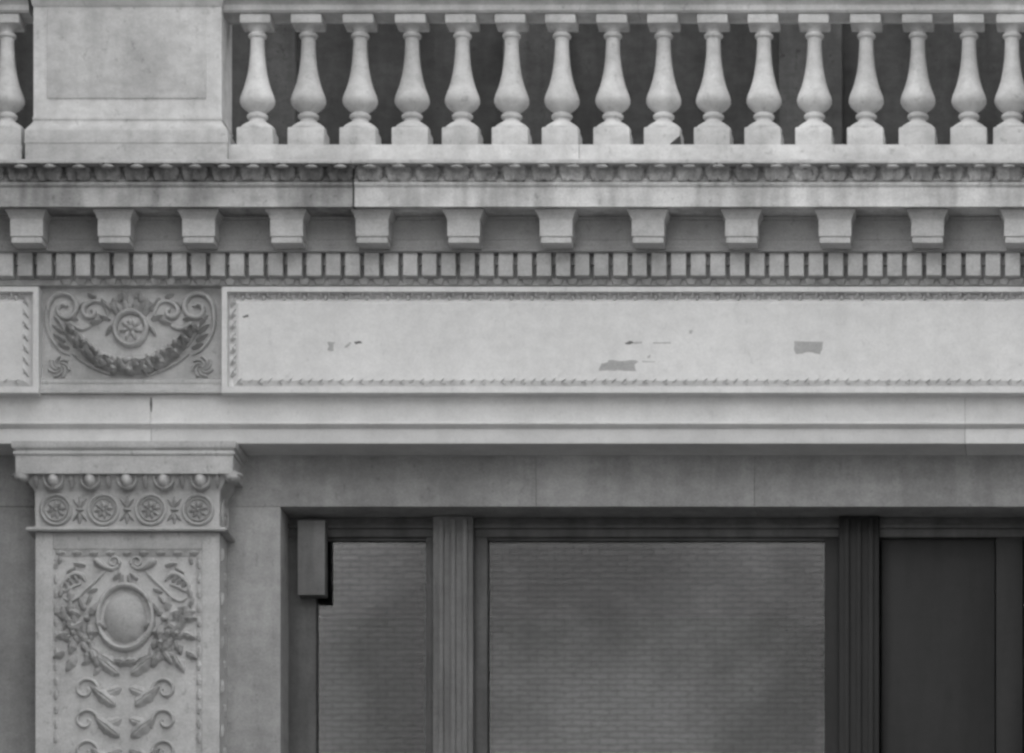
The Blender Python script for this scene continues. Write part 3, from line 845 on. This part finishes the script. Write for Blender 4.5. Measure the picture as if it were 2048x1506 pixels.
# separate lit fillet on top of the crown moulding
for a, b in zip(cj, cj[1:]):
    box('lip', a + .001, b - .001, Y_LIP - 0.004, Y_LIP + 0.06, Z(326.5, Y_LIP), Z(318.5, Y_LIP) , M_BALU, co, 0.004)
def crown_leaf(rng, mat):
    """upright leaf on the crown moulding, the tip rolled outwards"""
    v = []; f = []; nu, nv = 12, 12
    W = 28 * S
    for j in range(nv + 1):
        t = j / nv
        w = W * (0.80 + 0.14 * math.sin(math.pi * t) ) * (1.0 if t < 0.72 else math.cos((t - 0.72) / 0.28 * 1.15))
        w *= 0.93 + 0.10 * abs(math.cos(3.2 * math.pi * t))
        zc = 29 * S * min(1.0, t / 0.86) - (0.012 * max(0, (t - 0.86) / 0.14) ** 1.2)
        yc = -0.023 - 0.006 * math.sin(math.pi * t) - 0.078 * max(0, (t - 0.45) / 0.55) ** 1.8
        for i in range(nu + 1):
            u = -1 + 2 * i / nu
            rib = 0.011 * math.cos(u * math.pi * 2.5) * (1 - 0.5 * t)
            v.append((u * w, yc - rib + 0.020 * abs(u) ** 2.5 + rng.uniform(-.0015, .0015), zc - 0.006 * abs(u) * t))
    m = nu + 1
    for j in range(nv):
        for i in range(nu): f.append((j * m + i, j * m + i + 1, (j + 1) * m + i + 1, (j + 1) * m + i))
    n0 = len(v)   # a back so the leaf has thickness
    for j in range(nv + 1):
        for i in range(nu + 1):
            x, y, z = v[j * m + i]; v.append((x * 0.92, y + 0.022 + 0.006, z - 0.004))
    for j in range(nv):
        for i in range(nu): f.append((n0 + j * m + i, n0 + (j + 1) * m + i, n0 + (j + 1) * m + i + 1, n0 + j * m + i + 1))
    for j in range(nv):
        f.append((j * m, (j + 1) * m, n0 + (j + 1) * m, n0 + j * m)); f.append((j * m + nu, n0 + j * m + nu, n0 + (j + 1) * m + nu, (j + 1) * m + nu))
    for i in range(nu):
        f.append((nv * m + i, nv * m + i + 1, n0 + nv * m + i + 1, n0 + nv * m + i))
    return mesh_of('crown_leaf', v, f, mat, 50)
rng = random.Random(3)
LEAVES = [crown_leaf(rng, M_LEAF) for _ in range(4)]
LEAVES_S = [crown_leaf(rng, M_LEAF_S) for _ in range(3)]
def tipmesh():
    return unit_dome('leaf_tip', M_BALU, 3, 10)  # paler marble than the leaf: the light caught by the tip, as colour
TIP = tipmesh()
for k in range(-17, 25):
    px = 913.4 + 58.15 * k
    lf = inst('crown_leaf', LEAVES[k % 4] if px > 700 else LEAVES_S[k % 3], P(px, 362.5, Y_COR - 0.004), co, (random.uniform(.95, 1.04), 1, random.uniform(.96, 1.02)))
    inst('leaf_tip', TIP, P(px, 333.2, Y_COR - 0.085), lf, (13 * S, 0.022, 3.2 * S))
# brackets
def bracket_meshes():
    s = (D + Y_MOD) / D
    f0 = Y_MOD
    def zr(py): return Z(py, Y_MOD) - Z(485, Y_MOD)
    def usw(prof, w, yb):
        v = []; f = []
        for o, z in prof:
            v += [(-w - o, yb, z), (-w - o, -o, z), (w + o, -o, z), (w + o, yb, z)]
        n = len(prof)
        for i in range(n - 1):
            for k in range(4):
                a = i * 4 + k; b = i * 4 + (k + 1) % 4
                f.append((a, b, b + 4, a + 4))
        f += [(0, 1, 2, 3), tuple(range(4 * n - 1, 4 * n - 5, -1))]
        return v, f
    yb = Y_BED - Y_MOD + 0.01
    ztop = zs + 0.006 - Z(485, Y_MOD)
    v, f = usw([(0.0, zr(437.5)), (0.0, zr(471.5)), (-.002, zr(472.5)), (-0.008, zr(473.5)), (-0.008, zr(475.5)), (-0.005, zr(476)), (-0.005, zr(484.5)), (-0.007, zr(485))], 32.5 * S * s, yb)
    b1 = mesh_of('bracket', v, f, M_DENT, 25)
    v, f = usw([(0.020, ztop), (0.020, zr(423)), (0.018, zr(425)), (0.011, zr(429)), (0.007, zr(433)), (0.003, zr(436)), (0.003, zr(437.4))], 32.5 * S * s, yb)
    b2 = mesh_of('bracket_cap', v, f, M_DENT, 30)
    return b1, b2
BR1, BR2 = bracket_meshes()
BXS = [-300, -128, 53, 228, 397, 573, 744, 927, 1112, 1296, 1483, 1670, 1855, 2041, 2227, 2412]
for px in BXS:
    b = inst('bracket', BR1, P(px, 485, Y_MOD), co)
    inst('bracket_cap', BR2, P(px, 485, Y_MOD), b)

# ------------------------------------------------------------------ balustrade
ba = thing('balustrade', 'white marble balustrade of vase shaped balusters on top of the cornice', 'balustrade', P(1100, 318, Y_BAL))
s_b = (D + Y_BAL) / D
hb = 36.5 * S * s_b
zpl = Z(289, Y_BAL - 0.10)
pj = [X(457, Y_BAL), X(1163, Y_BAL), X(2057, Y_BAL)]
for a, b in zip(pj, pj[1:] ):
    box('plinth_course', a + .0008, b - .0008, Y_BAL - 0.105, Y_BAL + 0.12, Z(326, Y_LIP), zpl, M_BALU, ba, 0.005)
box('plinth_course', XL, X(53, Y_BAL), Y_BAL - 0.105, Y_BAL + 0.12, Z(326, Y_LIP), zpl, M_BALU, ba, 0.005)
box('plinth_course', X(2470, Y_BAL), XR, Y_BAL - 0.105, Y_BAL + 0.12, Z(326, Y_LIP), zpl, M_BALU, ba, 0.005)
prof_px = [(36, 264.5), (36.3, 262), (35, 258.5), (31.5, 254.5), (26, 250.5), (20.5, 247), (16.5, 244), (15.5, 241), (15.8, 239.8), (19.5, 238.2), (21.2, 235.2), (20.6, 231.6), (18, 229.4), (15.2, 228.4), (15.2, 227),
           (19, 224), (25.5, 219), (31.5, 213), (34.8, 206.5), (34.8, 200), (32.8, 192), (29.6, 184), (26.5, 176), (23, 164), (19.8, 150), (17, 132), (15, 112), (14, 92), (14, 78), (17.5, 76.5), (18.8, 73), (17.5, 69.5),
           (14.6, 68), (14.6, 63), (18, 60), (23, 57), (26, 55)]
zb0 = Z(264.5, Y_BAL)
v, f = lathe_v([(r * S * s_b, Z(py, Y_BAL) - zb0) for r, py in prof_px], 32)
BAL_VASE = mesh_of('baluster', v, f, M_BALU, 50)
def bevel_box_mesh(name, x, y, z0, z1, mat, bev=0.010, chip=False):
    me = mesh_of(name, boxv(-x, x, -y, y, z0, z1), BOXF, mat)
    bm = bmesh.new(); bm.from_mesh(me)
    bmesh.ops.bevel(bm, geom=bm.edges[:], offset=bev, segments=2, affect='EDGES', profile=0.6)
    if chip:
        bm2 = bm
        no = Vector((0.62, -0.30, -0.72)).normalized()
        bmesh.ops.bisect_plane(bm2, geom=bm2.verts[:] + bm2.edges[:] + bm2.faces[:], plane_co=Vector((x * 0.30, -y, z0)) + no * 0.004, plane_no=no, clear_outer=True)
        cut = [e for e in bm2.edges if e.is_boundary]
        r = bmesh.ops.holes_fill(bm2, edges=cut, sides=0)
        for fc in r['faces']: fc.material_index = 1
    bm.to_mesh(me); bm.free()
    if chip: me.materials.append(M_CHIP)
    for p in me.polygons: p.use_smooth = True
    me.set_sharp_from_angle(angle=R(40))
    return me
hb_z = zpl - zb0
BAL_BLOCK = bevel_box_mesh('base_block', hb, hb, hb_z + .0008, 0.001, M_BALU)
BAL_CHIP = bevel_box_mesh('base_block', hb, hb, hb_z + .0008, 0.001, M_BALU, chip=True)
BAL_TOP = bevel_box_mesh('top_block', 31 * S * s_b, 31 * S * s_b, Z(55.5, Y_BAL) - zb0, Z(36, Y_BAL) - zb0, M_BALU)
BALX = [515, 617, 720.5, 824.5, 925, 1023.5, 1124, 1226, 1327.5, 1427, 1528, 1629, 1732.5, 1836, 1938, 2024]
ped_r = 2070
for px in [-380, -279, -178, -77, 14] + BALX + [2512, 2613, 2714]:
    rz = random.uniform(-.02, .02)
    b = inst('baluster', BAL_VASE, (X(px, Y_BAL), Y_BAL, zb0), ba, (1, 1, 1), 0, 0)
    inst('base_block', BAL_CHIP if px == 1327.5 else BAL_BLOCK, (X(px, Y_BAL), Y_BAL, zb0), b, (1, 1, 1), 0, rz)
    inst('top_block', BAL_TOP, (X(px, Y_BAL), Y_BAL, zb0), b, (1, 1, 1), 0, rz * .5)
    if px == 1327.5: tag(b, 'baluster with broken corner at its base')
zr0 = Z(36, Y_BAL)
prof = [(Y_BAL - .085, zr0), (Y_BAL - .095, zr0 + .010), (Y_BAL - .095, zr0 + .035), (Y_BAL - .108, zr0 + .050), (Y_BAL - .130, zr0 + .060), (Y_BAL - .134, zr0 + .075), (Y_BAL - .134, zr0 + .115), (Y_BAL - .12, zr0 + .130),
        (Y_BAL + .12, zr0 + .140), (Y_BAL + .134, zr0 + .115), (Y_BAL + .134, zr0 + .07), (Y_BAL + .095, zr0 + .035), (Y_BAL + .085, zr0)]
for (a, b) in ((XL, X(66, Y_BAL)), (X(444, Y_BAL), X(1280, Y_BAL)), (X(1280, Y_BAL), X(2069, Y_BAL)), (X(2447, Y_BAL), XR)):
    run('handrail', prof, a + .001, b - .001, M_BALU, ba, 30)
# pedestals
Y_PED = Y_BAL - 0.125
for xa_, xb_ in ((67, 443), (2070, 2446)):
    x0, x1 = X(xa_, Y_PED), X(xb_, Y_PED)
    zq = lambda o, py: (o, Z(py, Y_PED - o))
    pe = usweep('pedestal', [zq(0.0, -6), zq(0.0, 233), zq(0.004, 235), zq(0.004, 239), zq(0.001, 240), zq(.001, 243), zq(0.012, 249), zq(0.024, 254), zq(0.032, 258), zq(0.036, 262), zq(0.036, 285), zq(0.033, 287), zq(0.033, 326)],
                x0, x1, Y_PED, Y_BAL + .16, M_BALU, ba)
    usweep('pedestal_cap', [(0.05, zr0 + .19), (0.05, zr0 + .12), (0.035, zr0 + .10), (0.028, zr0 + .07), (0.010, zr0 + .045), (0.006, zr0 + .02), (0.002, zr0 + .015)], x0, x1, Y_PED, Y_BAL + .16, M_BALU, pe)
    # raised tablet
    box('tablet', x0 + 0.07, x1 - 0.075, Y_PED - 0.006, Y_PED + 0.01, Z(197, Y_PED), Z(20, Y_PED), M_BALU, pe, 0.003)

# ------------------------------------------------------------------ the pilaster and carved block on the right of the bay
off = Vector((X(2369, 0) - X(255, 0), 0, 0))
p2 = copy_tree(pil, off); p2['label'] = 'carved marble pilaster at the far right end of the window bay'
r2 = copy_tree(rel, Vector((X(2364) - X(260), 0, 0))); r2['label'] = 'carved frieze block above the far right pilaster'
for o in (pil, p2): o['group'] = 'pilasters of the front'
for o in (rel, r2): o['group'] = 'carved frieze blocks'
# added walls out of view on both sides, shading the ends of the front
wg = thing('added_shade_wing', 'added unseen stone block shading the left end of the front', 'building', (-4.0, -3, 0))
box('shading_wall', -6.5, -3.45, -6.0, 0.24, 0.0, 13.5, M_WING, wg, 0.01)
box('shading_slab', -6.7, -3.3, -6.2, 0.3, 13.501, 13.8, M_WING, wg, 0.01)
wr = thing('added_shade_wing', 'added unseen stone block shading the right end of the front', 'building', (5.5, -4, 0))  # added counterpart that keeps light off the right end
box('shading_wall', 4.3, 7.5, -9.0, 0.24, 0.0, 13.5, M_WING, wr, 0.01)
box('shading_slab', 4.15, 7.7, -9.2, 0.3, 13.501, 13.8, M_WING, wr, 0.01)
for o in (wg, wr): o['group'] = 'added unseen shading blocks'
